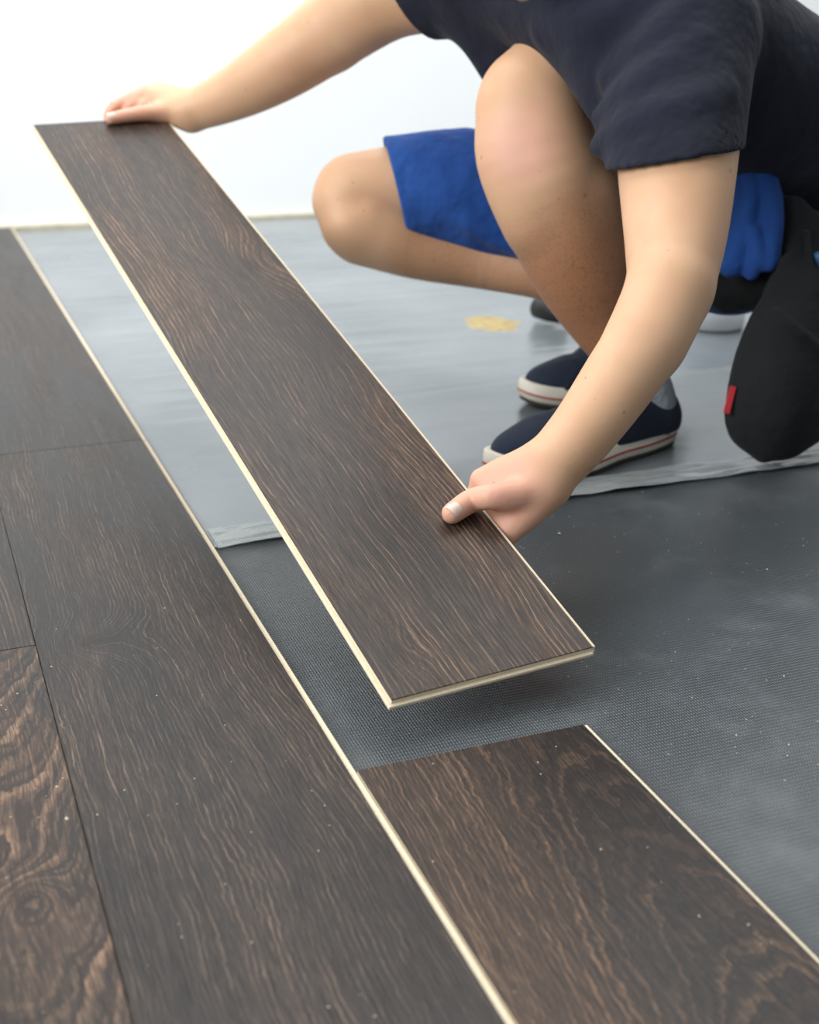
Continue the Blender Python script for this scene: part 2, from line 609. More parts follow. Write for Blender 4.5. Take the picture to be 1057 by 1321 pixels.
def smin(a, b, k):
    if k <= 0:
        return np.minimum(a, b)
    h = np.maximum(k - np.abs(a - b), 0) / k
    return np.minimum(a, b) - h * h * (k * 0.25)


def cone(a, b, ra, rb):
    """exact round cone (hull of two spheres)"""
    a = np.asarray(a, float)
    b = np.asarray(b, float)
    ln = max(float(np.linalg.norm(b - a)), 1e-6)
    ax = ((b - a) / ln).astype(np.float32)
    sl = np.float32(np.clip((ra - rb) / ln, -0.98, 0.98))
    cs = np.float32(math.sqrt(1 - sl * sl))

    def f(X, Y, Z):
        x, y, z = X - np.float32(a[0]), Y - np.float32(a[1]), Z - np.float32(a[2])
        h = x * ax[0] + y * ax[1] + z * ax[2]
        q2 = x * x + y * y + z * z
        p = np.sqrt(np.maximum(q2 - h * h, 0))
        k = cs * h - sl * p
        d = cs * p + sl * h - np.float32(ra)
        d = np.where(k < 0, np.sqrt(q2) - np.float32(ra), d)
        return np.where(k > cs * ln, np.sqrt(p * p + (h - ln) ** 2) - np.float32(rb), d)
    r = max(ra, rb)
    return f, np.minimum(a, b) - r, np.maximum(a, b) + r


def ell(c, axes, radii):
    """ellipsoid; axes = three rows (unit vectors)"""
    c = np.asarray(c, float)
    A = np.asarray(axes, np.float32)

    def f(X, Y, Z):
        x, y, z = X - np.float32(c[0]), Y - np.float32(c[1]), Z - np.float32(c[2])
        p = [A[i, 0] * x + A[i, 1] * y + A[i, 2] * z for i in range(3)]
        k0 = np.sqrt(sum((p[i] / radii[i]) ** 2 for i in range(3))) + 1e-6
        k1 = np.sqrt(sum((p[i] / radii[i] ** 2) ** 2 for i in range(3))) + 1e-6
        return k0 * (k0 - 1) / k1
    r = max(radii)
    return f, c - r, c + r


def spline(pts, n=4):
    """smooth stations through (point, radius) pairs"""
    A = np.array([[*p, r] for p, r in pts], float)
    if len(A) < 3:
        return pts
    E = np.vstack([2 * A[0] - A[1], A, 2 * A[-1] - A[-2]])
    out = []
    for i in range(1, len(E) - 2):
        p0, p1, p2, p3 = E[i - 1:i + 3]
        for t in np.arange(n) / n:
            out.append(0.5 * (2 * p1 + (p2 - p0) * t + (2 * p0 - 5 * p1 + 4 * p2 - p3) * t * t + (3 * p1 - p0 - 3 * p2 + p3) * t ** 3))
    out.append(E[-2])
    return [(o[:3], o[3]) for o in out]


def chain(pts, k=0.0, n=4):
    """pts = [(point, radius), ...] joined cones as one primitive"""
    pts = spline(pts, n)
    ps = [cone(pts[i][0], pts[i + 1][0], pts[i][1], pts[i + 1][1]) for i in range(len(pts) - 1)]

    def f(X, Y, Z):
        d = None
        for p in ps:
            e = p[0](X, Y, Z)
            d = e if d is None else np.minimum(d, e)
        return d
    return f, np.min([p[1] for p in ps], 0), np.max([p[2] for p in ps], 0), ps


def cut(prim, point, normal, inner=None, k=0.004):
    """remove what lies beyond a plane and hollow the end out with `inner`"""
    f0, lo, hi = prim[:3]
    n = np.asarray(normal, float)
    n = n / np.linalg.norm(n)
    c = float(np.dot(n, point))

    def f(X, Y, Z):
        d = f0(X, Y, Z)
        pl = X * np.float32(n[0]) + Y * np.float32(n[1]) + Z * np.float32(n[2]) - np.float32(c)
        d = -smin(-d, -pl, k)
        if inner:
            d = -smin(-d, inner[0](X, Y, Z), k)
        return d
    return f, lo, hi


def kc(px, py, zc, hw):
    """limb station: image-plane station with half width in pixels -> (point, radius)"""
    return (K(px, py, zc), hw / F_PX * zc)


# ------------------------------------------------------------------ the person
person = empty('person', tuple((K(800, 470, 1.95) * np.array([1, 1, 0])) + np.array([0, 0, GROUND])))
tag(person, 'crouching person in navy t-shirt and blue shorts holding the lifted plank', 'person')
PINV = Matrix.Translation(person.location).inverted()


def child(o):
    o.parent = person
    o.matrix_parent_inverse = PINV
    return o


B = Field((-0.30, 1.02, -0.02), (1.15, 2.50, 1.20), 0.003)

# --- left leg (knee up, foot flat)
LK = K(686, 134, 1.80)
B.add(chain([kc(686, 134, 1.80, 70), kc(700, 215, 1.80, 74), kc(722, 275, 1.82, 73), kc(748, 345, 1.84, 62), kc(775, 405, 1.868, 47), kc(810, 462, 1.892, 35), kc(832, 503, 1.912, 28), kc(836, 520, 1.92, 22)]), 0)
B.add(chain([kc(664, 150, 1.785, 46), kc(660, 205, 1.785, 44), kc(690, 285, 1.80, 40)]), 0.02)       # kneecap and tibia
B.add(chain([kc(690, 128, 1.82, 66), kc(770, 168, 1.90, 72), kc(860, 235, 1.99, 84), kc(940, 305, 2.07, 80)]), 0.012)
B.add(chain([kc(760, 255, 1.80, 38), kc(775, 320, 1.83, 36)]), 0.02)                                   # calf
# --- right leg (heel raised)
B.add(chain([kc(458, 252, 2.12, 53), kc(520, 242, 2.12, 53), kc(610, 248, 2.13, 62), kc(720, 270, 2.14, 80), kc(830, 295, 2.15, 92)]), 0)
B.add(chain([kc(470, 290, 2.12, 52), kc(540, 318, 2.135, 42), kc(620, 332, 2.14, 40), kc(700, 352, 2.115, 34), kc(770, 378, 2.125, 28), kc(814, 396, 2.145, 25)]), 0.008)
B.add(chain([kc(440, 262, 2.105, 36), kc(450, 290, 2.10, 36)]), 0.012)
# --- trunk
LSH, RSH = K(885, 55, 1.63), K(630, -40, 1.88)
LHIP, RHIP = K(945, 318, 2.07), K(830, 295, 2.15)
MIDH, MIDS = (LHIP + RHIP) / 2, (LSH + RSH) / 2
back = np.cross(LSH - RSH, MIDH - MIDS)
back /= np.linalg.norm(back)
if back @ (K(1057, 60, 1.9) - MIDS) < 0:
    back = -back
B.add(cone(LHIP + UPV * 0.03, RHIP + UPV * 0.03, 0.085, 0.085), 0.03)
for s, hpt in ((LSH, LHIP), (RSH, RHIP), (MIDS, MIDH)):
    c1 = s + (MIDS - s) * 0.35 + back * 0.03
    c2 = (s * 0.35 + hpt * 0.65) + back * 0.12
    B.add(chain([(c1, 0.080), (s * 0.6 + hpt * 0.4 + back * 0.08 + (MIDS - s) * 0.2, 0.085), (c2, 0.08), (hpt + back * 0.06 + UPV * 0.03, 0.08)]), 0.04)
B.add(cone(LSH, RSH, 0.062, 0.062), 0.05)
# --- neck and head (above the frame)
up_t = (MIDS - MIDH) / np.linalg.norm(MIDS - MIDH)
NECK = K(690, -72, 1.70)
HDIR = K(640, 250, 1.30) - NECK          # where he looks: down at the plank
HDIR /= np.linalg.norm(HDIR)
up_h = up_t * 0.75 + np.array([0, 0, 0.75]) 
up_h = up_h - HDIR * (up_h @ HDIR)
up_h /= np.linalg.norm(up_h)
side_h = np.cross(up_h, HDIR)
HEAD = NECK + up_h * 0.13 + HDIR * 0.05
B.add(chain([(NECK, 0.066), (HEAD - up_h * 0.05 - HDIR * 0.015, 0.056)]), 0.03)


def hd(x, y, z):       # x to his left, y to the face, z to the crown
    return HEAD + side_h * x + HDIR * y + up_h * z


HAX = np.stack([side_h, HDIR, up_h])
B.add(ell(hd(0, -0.012, 0.035), HAX, (0.074, 0.094, 0.082)), 0.02)
B.add(chain([(hd(0, 0.03, -0.02), 0.058), (hd(0, 0.052, -0.075), 0.040)]), 0.03)
B.add(ell(hd(0, 0.077, -0.098), HAX, (0.024, 0.018, 0.016)), 0.02)
B.add(cone(hd(0, 0.086, 0.015), hd(0, 0.104, -0.022), 0.007, 0.011), 0.012)
for s in (-1, 1):
    B.add(cone(hd(s * 0.010, 0.094, -0.026), hd(s * 0.013, 0.088, -0.026), 0.007, 0.006), 0.006)
    B.sub(ell(hd(s * 0.031, 0.090, 0.010), HAX, (0.017, 0.014, 0.011)), 0.010)
    B.add(cone(hd(s * 0.014, 0.086, 0.028), hd(s * 0.048, 0.072, 0.026), 0.008, 0.007), 0.012)
    B.add(ell(hd(s * 0.078, -0.012, 0.0), HAX, (0.008, 0.018, 0.031)), 0.006)
    B.sub(ell(hd(s * 0.087, -0.008, 0.002), HAX, (0.006, 0.009, 0.017)), 0.004)
B.add(cone(hd(-0.020, 0.082, -0.058), hd(0.020, 0.082, -0.058), 0.006, 0.006), 0.006)
B.add(cone(hd(-0.016, 0.082, -0.069), hd(0.016, 0.082, -0.069), 0.0075, 0.0075), 0.005)

# --- left arm
LARM = [kc(885, 55, 1.63, 84), kc(876, 140, 1.59, 82), kc(874, 215, 1.55, 76), kc(872, 300, 1.51, 66), kc(866, 368, 1.475, 55)]
B.add(chain(LARM), 0.02)
B.add(chain([kc(866, 368, 1.475, 55), kc(834, 436, 1.45, 51), kc(800, 489, 1.435, 49), kc(757, 550, 1.42, 44), kc(725, 588, 1.41, 41), kc(700, 615, 1.405, 37)]), 0.008)
B.add(chain([kc(858, 392, 1.475, 44), kc(836, 440, 1.455, 45)]), 0.02)
# --- right arm
RARM = [kc(630, -40, 1.88, 80), kc(570, -28, 1.93, 66), kc(500, -8, 1.98, 57), kc(424, 44, 2.04, 48)]
B.add(chain(RARM), 0.02)
B.add(chain([kc(424, 44, 2.04, 48), kc(366, 83, 2.07, 43), kc(318, 112, 2.11, 36), kc(275, 133, 2.14, 29), kc(250, 141, 2.155, 26)]), 0.008)

# --- left hand: thumb on top of the board, fingers folded under its edge
wr = K(700, 615, 1.405)
LKN = [HP(HW + 0.017, 0.193, -0.014), HP(HW + 0.019, 0.214, -0.005), HP(HW + 0.019, 0.235, 0.005), HP(HW + 0.016, 0.256, 0.012)]
tips = [(0.062, 0.030), (0.070, 0.034), (0.066, 0.032), (0.050, 0.026)]
rad = [0.0098, 0.0100, 0.0096, 0.0086]
for i in range(4):
    y = [0.193, 0.214, 0.235, 0.256][i]
    r = rad[i]
    w0 = wr + (LKN[i] - (LKN[1] + LKN[2]) / 2) * 0.45
    B.add(chain([(w0, 0.021), (LKN[i] * 0.55 + w0 * 0.45, 0.0185), (LKN[i], r + 0.0035)]), 0.016)
    zz = -TH - r - 0.0005
    B.add(chain([(LKN[i], r + 0.0025), (HP(HW + 0.004, y, zz - 0.003), r), (HP(HW - tips[i][1], y - 0.003, zz - 0.001), r * 0.95), (HP(HW - tips[i][0], y - 0.006, zz), r * 0.85)]), 0.004)
LT = [(K(684, 634, 1.392), 0.0185), (K(660, 640, 1.380), 0.0165), (K(634, 641, 1.372), 0.0135)]
t2 = HP(HW - 0.014, 0.2240, 0.0132)
t3 = HP(HW - 0.042, 0.2130, 0.0112)
B.add(chain(LT + [(t2, 0.0128), (t3, 0.0112)]), 0.007)
LTHUMB = (t2, t3)

# --- right hand on the far end of the board
rw = K(250, 141, 2.155)
RK = [K(188, 120, 2.165), K(204, 117, 2.185), K(217, 120, 2.205), K(228, 126, 2.222)]
rx = [0.122, 0.146, 0.168, 0.188]
for i in range(4):
    r = [0.0092, 0.0095, 0.0092, 0.0084][i]
    w0 = rw + (RK[i] - (RK[1] + RK[2]) / 2) * 0.4
    B.add(chain([(w0, 0.021), (RK[i] * 0.6 + w0 * 0.4, 0.0185), (RK[i], r + 0.003)]), 0.016)
    B.add(chain([(RK[i], r + 0.002), (HP(rx[i] + 0.012, HL + 0.022, 0.012), r), (HP(rx[i], HL + r + 0.004, -0.012), r * 0.95), (HP(rx[i] - 0.008, HL - 0.022, -TH - r * 0.9), r * 0.85)]), 0.004)
B.add(chain([(rw + (K(246, 156, 2.15) - K(250, 141, 2.15)), 0.017), (K(222, 146, 2.145), 0.019), (K(205, 146, 2.14), 0.0165)]), 0.014)
rt2 = HP(0.163, HL - 0.012, 0.0125)
rt3 = HP(0.119, HL - 0.016, 0.0092)
B.add(chain([(K(210, 145, 2.138), 0.0150), (rt2, 0.0122), (rt3, 0.0095)]), 0.006)

V, Q = B.mesh()
del B


def skin_mat():
    T = NT('skin')
    M2 = lambda a, b: T.math('MULTIPLY', T.math('MULTIPLY', a, b), 0.42)
    o = T.obj()
    n = T.noise(o, 9.0, 3)
    c = T.ramp(n, [(0.3, (0.58, 0.34, 0.195, 1)), (0.7, (0.68, 0.425, 0.26, 1))])
    blot = T.step(T.noise(o, 26.0, 3, 0.6), 0.48, 0.75)
    c = T.mix(T.math('MULTIPLY', blot, 0.30), c, (0.68, 0.34, 0.24, 1))
    at = T.n('ShaderNodeAttribute', attribute_name='tan').outputs['Fac']
    c = T.mix(T.math('MULTIPLY', at, 0.88), c, (0.32, 0.135, 0.06, 1))
    rd = T.n('ShaderNodeAttribute', attribute_name='ruddy').outputs['Fac']
    c = T.mix(T.math('MULTIPLY', rd, 0.6), c, (0.72, 0.36, 0.28, 1))
    hair = T.step(T.noise(o, 330.0, 3, 0.7), 0.50, 0.64)
    c = T.mix(M2(hair, at), c, (0.10, 0.05, 0.03, 1))
    mole = T.step(T.noise(o, 75.0, 1, 0.4), 0.755, 0.785)
    c = T.mix(T.math('MULTIPLY', mole, 0.45), c, (0.25, 0.11, 0.06, 1))
    h = T.noise(o, 420.0, 3, 0.6)
    nrm = T.bump(h, 0.12, 0.0012)
    T.bsdf.inputs['Subsurface Radius'].default_value = (1.0, 0.35, 0.2)
    T.bsdf.inputs['Subsurface Scale'].default_value = 0.006
    return T.out(c, 0.50, nrm, Subsurface_Weight=0.25, Specular_IOR_Level=0.4)


M_SKIN = skin_mat()
body = child(link_mesh('body', V, Q, M_SKIN))


def seg_weight(V, a, b, r, soft):
    ab = b - a
    t = np.clip(((V - a) @ ab) / (ab @ ab), 0, 1)
    d = np.linalg.norm(V - a - t[:, None] * ab, axis=1)
    return np.clip((r + soft - d) / soft, 0, 1)


tanw = seg_weight(V, K(755, 335, 1.85), K(838, 525, 1.905), 0.085, 0.075)
tanw = np.maximum(tanw, 0.55 * seg_weight(V, K(560, 330, 2.11), K(812, 402, 2.11), 0.05, 0.04))
rud = np.zeros(len(V))
for c, r in ((K(600, 650, 1.39), 0.05), (K(650, 640, 1.39), 0.03), (K(150, 150, 2.13), 0.05), (K(675, 190, 1.75), 0.03)):
    rud = np.maximum(rud, np.clip(1 - (np.linalg.norm(V - c, axis=1) - r) / 0.04, 0, 1))
for nm, wv in (('tan', tanw), ('ruddy', rud)):
    a = body.data.attributes.new(nm, 'FLOAT', 'POINT')
    a.data.foreach_set('value', wv.astype(np.float32))

# nails
M_NAIL = plain('nail', (0.78, 0.56, 0.47, 1), 0.3, 60, 0.05)


def nail(base, tip, up, r, ln=0.0125, wd_=0.0115):
    d = (tip - base) / np.linalg.norm(tip - base)
    u = up - d * (up @ d)
    u /= np.linalg.norm(u)
    s = np.cross(d, u)
    c = tip + d * 0.001
    vs_, fs = [], []
    nu, nv = 9, 9
    for lay in (0, 1):
        for i in range(nu):
            for j in range(nv):
                a = (i / (nu - 1) - 0.5) * 1.75
                b = (j / (nv - 1) - 0.5)
                rr = r + 0.0006 - lay * 0.0012
                wid = math.cos(b * 1.9) ** 0.25
                x = math.sin(a * wid) * rr * wd_ / 0.0135
                z = math.cos(a * wid) * rr - max(b, 0) ** 2 * 0.006
                vs_.append(c + s * x + u * z + d * b * ln)
    N = nu * nv
    for i in range(nu - 1):
        for j in range(nv - 1):
            q = [i * nv + j, (i + 1) * nv + j, (i + 1) * nv + j + 1, i * nv + j + 1]
            fs.append(q)
            fs.append([x + N for x in q[::-1]])
    return child(link_mesh('nail', vs_, fs, M_NAIL))


nail(LTHUMB[0], LTHUMB[1], HRn[:, 2] - HRn[:, 1] * 0.35, 0.0112)
nail(rt2, rt3, HRn[:, 2] - HRn[:, 1] * 0.3, 0.0095)

# eyes, hair
M_EYE = plain('eye_white', (0.85, 0.83, 0.8, 1), 0.2, 50, 0.02)
M_IRIS = plain('iris', (0.06, 0.035, 0.02, 1), 0.2, 200, 0.1)
M_HAIR = plain('brown_hair', (0.035, 0.02, 0.012, 1), 0.55, 300, 0.4, 0.6, 500)
for s in (-1, 1):
    for nm, c, r, mt in (('eye', hd(s * 0.031, 0.074, 0.010), 0.0120, M_EYE), ('iris', hd(s * 0.031, 0.0810, 0.008), 0.0058, M_IRIS)):
        bm = bmesh.new()
        bmesh.ops.create_uvsphere(bm, u_segments=16, v_segments=10, radius=r, matrix=Matrix.Translation(c))
        child(from_bm(nm, bm, mt, smooth=True))
H = Field(HEAD - 0.16, HEAD + 0.18, 0.003)
H.add(ell(hd(0, -0.020, 0.045), HAX, (0.083, 0.096, 0.086)), 0.0)
H.sub(ell(hd(0, 0.105, -0.020), HAX, (0.085, 0.085, 0.070)), 0.02)
H.sub(ell(hd(0, 0.04, -0.075), HAX, (0.11, 0.10, 0.07)), 0.02)
for s_ in (-1, 1):
    H.add(chain([(hd(s_ * 0.015, 0.0925, 0.029), 0.0035), (hd(s_ * 0.034, 0.086, 0.033), 0.0038), (hd(s_ * 0.052, 0.074, 0.028), 0.003)]), 0.0)
Vh, Qh = H.mesh()
child(link_mesh('hair', Vh, Qh, M_HAIR))


# ------------------------------------------------------------------ clothes
def cloth_mat(name, c0, c1, weave=1400.0, rough=0.9, fold=0.35, fscale=14.0, sheen=0.05):
    T = NT(name)
    o = T.obj()
    n = T.noise(o, 6.0, 4)
    c = T.ramp(n, [(0.3, c0), (0.7, c1)])
    fn = T.noise(o, fscale, 3, 0.5)
    nrm = T.bump(fn, fold, 0.02)
    nrm = T.bump(T.noise(o, weave, 1), 0.2, 0.0006, nrm)
    return T.out(c, rough, nrm, Sheen_Weight=sheen, Specular_IOR_Level=0.2)


M_SHIRT = cloth_mat('navy_jersey', lin(27, 29, 41), lin(36, 39, 53), fold=0.6)
M_SHORTS = cloth_mat('blue_twill', lin(28, 64, 128), lin(42, 82, 152), fold=0.8)
M_BLACK = cloth_mat('black_canvas', lin(22, 23, 24), lin(34, 35, 36), 900.0, 0.85, 0.4, 22.0)
M_SOCK = cloth_mat('grey_knit', lin(130, 136, 144), lin(160, 165, 170), 700.0, 0.95, 0.3, 60.0)

# shirt
S = Field((0.02, 1.10, 0.10), (1.20, 2.45, 1.05), 0.0035)
for s, hpt in ((LSH, LHIP), (RSH, RHIP), (MIDS, MIDH)):
    c1 = s + (MIDS - s) * 0.35 + back * 0.03
    c2 = (s * 0.38 + hpt * 0.62) + back * 0.15
    end = s * 0.20 + hpt * 0.80 + back * 0.17
    S.add(chain([(c1, 0.100), (s * 0.6 + hpt * 0.4 + back * 0.10 + (MIDS - s) * 0.15, 0.120), (c2, 0.118), (end, 0.112)]), 0.06)
S.add(cone(LSH, RSH, 0.076, 0.076), 0.05)
S.add(chain([kc(1010, 120, 1.93, 70), kc(1050, 190, 1.97, 70), kc(1090, 240, 2.0, 70)]), 0.05)
# loose front hanging over the left thigh
S.add(chain([kc(790, -10, 1.70, 85), kc(800, 70, 1.68, 70), kc(808, 130, 1.66, 50), kc(820, 168, 1.66, 30)]), 0.05)
hemcut = MIDH + (MIDS - MIDH) * 0.10 + back * 0.09


# sleeves
def sleeve(stn, hem_pt, hem_n, arm):
    inner = chain([(p, r + 0.0035) for p, r in arm])
    return cut(chain(stn), hem_pt, hem_n, inner, 0.003)


LS = [kc(885, 50, 1.63, 92), kc(876, 130, 1.59, 90), kc(871, 185, 1.565, 89), kc(870, 250, 1.54, 88)]
hem_c = K(872, 206, 1.555)
hem_n = (K(862, 330, 1.54) - K(872, 203, 1.56))
hem_n = hem_n / np.linalg.norm(hem_n) + RGT * 0.26 + FWD * 0.42
larm_in = chain([(p, r + 0.003) for p, r in LARM[2:]] )
S.add(cut(chain(LS), hem_c, hem_n, larm_in, 0.003), 0.02)
RS = [kc(630, -45, 1.88, 95), kc(580, -32, 1.92, 78), kc(520, -15, 1.965, 68), kc(470, 5, 2.0, 64)]
S.add(cut(chain(RS), K(537, 4, 1.95), K(440, 40, 2.03) - K(520, -12, 1.965), chain([(p, r + 0.003) for p, r in RARM[2:]]), 0.003), 0.02)
# neck opening
S.sub(chain([(NECK, 0.070), (NECK + up_h * 0.10 + HDIR * 0.03, 0.085)]), 0.006)
S.add(chain([kc(600, -10, 1.90, 36), kc(640, 50, 1.89, 42), kc(700, 110, 1.92, 60)]), 0.03)
# folds
for pts, r in (([(770, 190, 1.60), (850, 150, 1.505), (930, 120, 1.52)], 9), ([(775, 150, 1.60), (840, 100, 1.53), (900, 60, 1.535)], 9),
               ([(790, 100, 1.60), (860, 40, 1.55), (900, -20, 1.57)], 10), ([(705, 40, 1.70), (790, 20, 1.60), (860, -30, 1.57)], 10),
               ([(965, 60, 1.80), (1010, 150, 1.90), (1040, 240, 1.96)], 12), ([(1000, 20, 1.80), (1050, 130, 1.90)], 10)):
    S.add(chain([kc(x, y, z, r) for x, y, z in pts]), 0.03)
# shirt hem: cut below the belt line
f_h = (lambda n, c: (lambda X, Y, Z: -(X * np.float32(n[0]) + Y * np.float32(n[1]) + Z * np.float32(n[2]) - np.float32(c))))
V, Q = S.mesh()
del S
child(link_mesh('t_shirt', V, Q, M_SHIRT))

# shorts
P_ = Field((0.0, 1.45, 0.0), (1.20, 2.60, 0.70), 0.0035)
P_.add(cone(LHIP + back * 0.02 + UPV * 0.055, RHIP + back * 0.02 + UPV * 0.055, 0.122, 0.122), 0.0)
P_.add(cone(LHIP + back * 0.09 + UPV * 0.055, RHIP + back * 0.09 + UPV * 0.055, 0.112, 0.112), 0.04)
P_.add(chain([(MIDH + back * 0.07 + UPV * 0.035, 0.125), (MIDH + up_t * 0.13 + back * 0.10, 0.13)]), 0.05)
P_.add(chain([(LHIP + back * 0.05, 0.10), (LHIP + up_t * 0.13 + back * 0.08 - (LHIP - RHIP) * 0.2, 0.10)]), 0.05)
RL = [kc(465, 244, 2.115, 62), kc(520, 241, 2.11, 65), kc(600, 246, 2.115, 77), kc(700, 270, 2.13, 86), kc(820, 285, 2.15, 92)]
P_.add(cut(chain(RL), K(508, 238, 2.12), K(440, 255, 2.12) - K(508, 238, 2.12), chain([kc(430, 252, 2.12, 56), kc(500, 243, 2.118, 57), kc(535, 243, 2.118, 56)]), 0.003), 0.03)
LL = [kc(760, 160, 1.89, 78), kc(860, 235, 1.99, 94), kc(945, 312, 2.07, 94)]
P_.add(cut(chain(LL), K(815, 200, 1.945), K(690, 120, 1.80) - K(815, 200, 1.945), chain([kc(690, 128, 1.82, 70), kc(770, 168, 1.90, 76), kc(840, 220, 1.97, 84)]), 0.003), 0.03)
# bunched cloth at the hip
for pts, r in (([(964, 214, 1.895), (962, 280, 1.875), (945, 340, 1.87)], 19), ([(978, 215, 1.89), (992, 270, 1.865), (988, 330, 1.86)], 20),
               ([(560, 190, 2.07), (640, 260, 2.04), (690, 310, 2.05)], 10), ([(540, 230, 2.05), (610, 290, 2.05), (680, 325, 2.06)], 8),
               ([(600, 185, 2.08), (680, 230, 2.05)], 10)):
    P_.add(chain([kc(x, y, z, rr) for (x, y, z), rr in zip(pts, [r] * 3)]), 0.025)
for pts, r in (([(963, 203, 1.872), (968, 262, 1.852), (950, 325, 1.858)], 11), ([(980, 218, 1.866), (1000, 280, 1.842), (992, 340, 1.848)], 11),
               ([(972, 300, 1.845), (978, 330, 1.845), (970, 352, 1.86)], 10)):
    P_.add(chain([kc(x, y, z, r) for x, y, z in pts]), 0.007)
V, Q = P_.mesh()
del P_
child(link_mesh('shorts', V, Q, M_SHORTS))

# socks
S2 = Field(K(838, 525, 1.9) - 0.16, K(838, 525, 1.9) + 0.16, 0.003)
S2.add(cut(chain([kc(800, 445, 1.885, 41), kc(826, 488, 1.903, 36), kc(840, 522, 1.92, 33), kc(842, 548, 1.93, 26)]), K(818, 474, 1.895), K(760, 375, 1.85) - K(838, 525, 1.885), None), 0)
V, Q = S2.mesh()
child(link_mesh('sock', V, Q, M_SOCK))
S2 = Field(K(800, 420, 2.1) - 0.16, K(800, 420, 2.1) + 0.16, 0.003)
S2.add(cut(chain([kc(770, 378, 2.125, 32), kc(814, 396, 2.145, 31), kc(838, 412, 2.16, 30)]), K(785, 386, 2.13), K(720, 358, 2.11) - K(812, 402, 2.11), None), 0)
V, Q = S2.mesh()
child(link_mesh('sock', V, Q, M_BLACK))

# ------------------------------------------------------------------ shoes
M_UPPER = cloth_mat('navy_canvas', lin(28, 34, 48), lin(38, 46, 62), 900.0, 0.8, 0.15, 40.0)
M_SOLE = plain('white_rubber', lin(226, 220, 204), 0.55, 50, 0.05)
M_OUTSOLE = plain('brown_gum_rubber', lin(70, 56, 44), 0.7, 80, 0.2)
M_STRIPE = plain('red_rubber', lin(168, 58, 48), 0.55, 50, 0.08)


def sole_outline(n=72, grow=0.0, L=0.30):
    pts = []
    for i in range(n):
        a = 2 * math.pi * i / n
        c, s = math.cos(a), math.sin(a)
        x = 0.5 * L + 0.5 * L * math.copysign(abs(c) ** 0.80, c)
        t = x / L
        wdt = 0.038 + 0.014 * (1 / (1 + math.exp(-(t - 0.50) * 14)))
        wdt -= 0.004 * math.exp(-((t - 0.42) / 0.12) ** 2)
        y = wdt * math.copysign(abs(s) ** 0.72, s)
        y += 0.006 * math.sin(t * math.pi) * (1 if s > 0 else 0.4) * 0
        nx, ny = c, s
        pts.append((x + nx * grow, y + ny * grow))
    return pts


def ring_mesh(rings, cap0=True, cap1=True):
    n = len(rings[0])
    vs_, fs = [], []
    for r in rings:
        vs_ += r
    for k in range(len(rings) - 1):
        for i in range(n):
            j = (i + 1) % n
            fs.append((k * n + i, k * n + j, (k + 1) * n + j, (k + 1) * n + i))
    if cap0:
        fs.append(tuple(range(n))[::-1])
    if cap1:
        fs.append(tuple(range((len(rings) - 1) * n, len(rings) * n)))
    return [np.array(v, float) for v in vs_], fs


def bend(v, ang, ball=0.205, L=0.30):
    """lift the heel: rotate what lies behind the ball of the foot"""
    if not ang:
        return v
    x, y, z = v
    t = min(max((ball + 0.03 - x) / 0.06, 0), 1)
    a = ang * t * t * (3 - 2 * t)
    dx, dz = x - ball, z
    return np.array([ball + dx * math.cos(a) + dz * math.sin(a) * 0.6, y, -dx * math.sin(a) + dz * math.cos(a)])


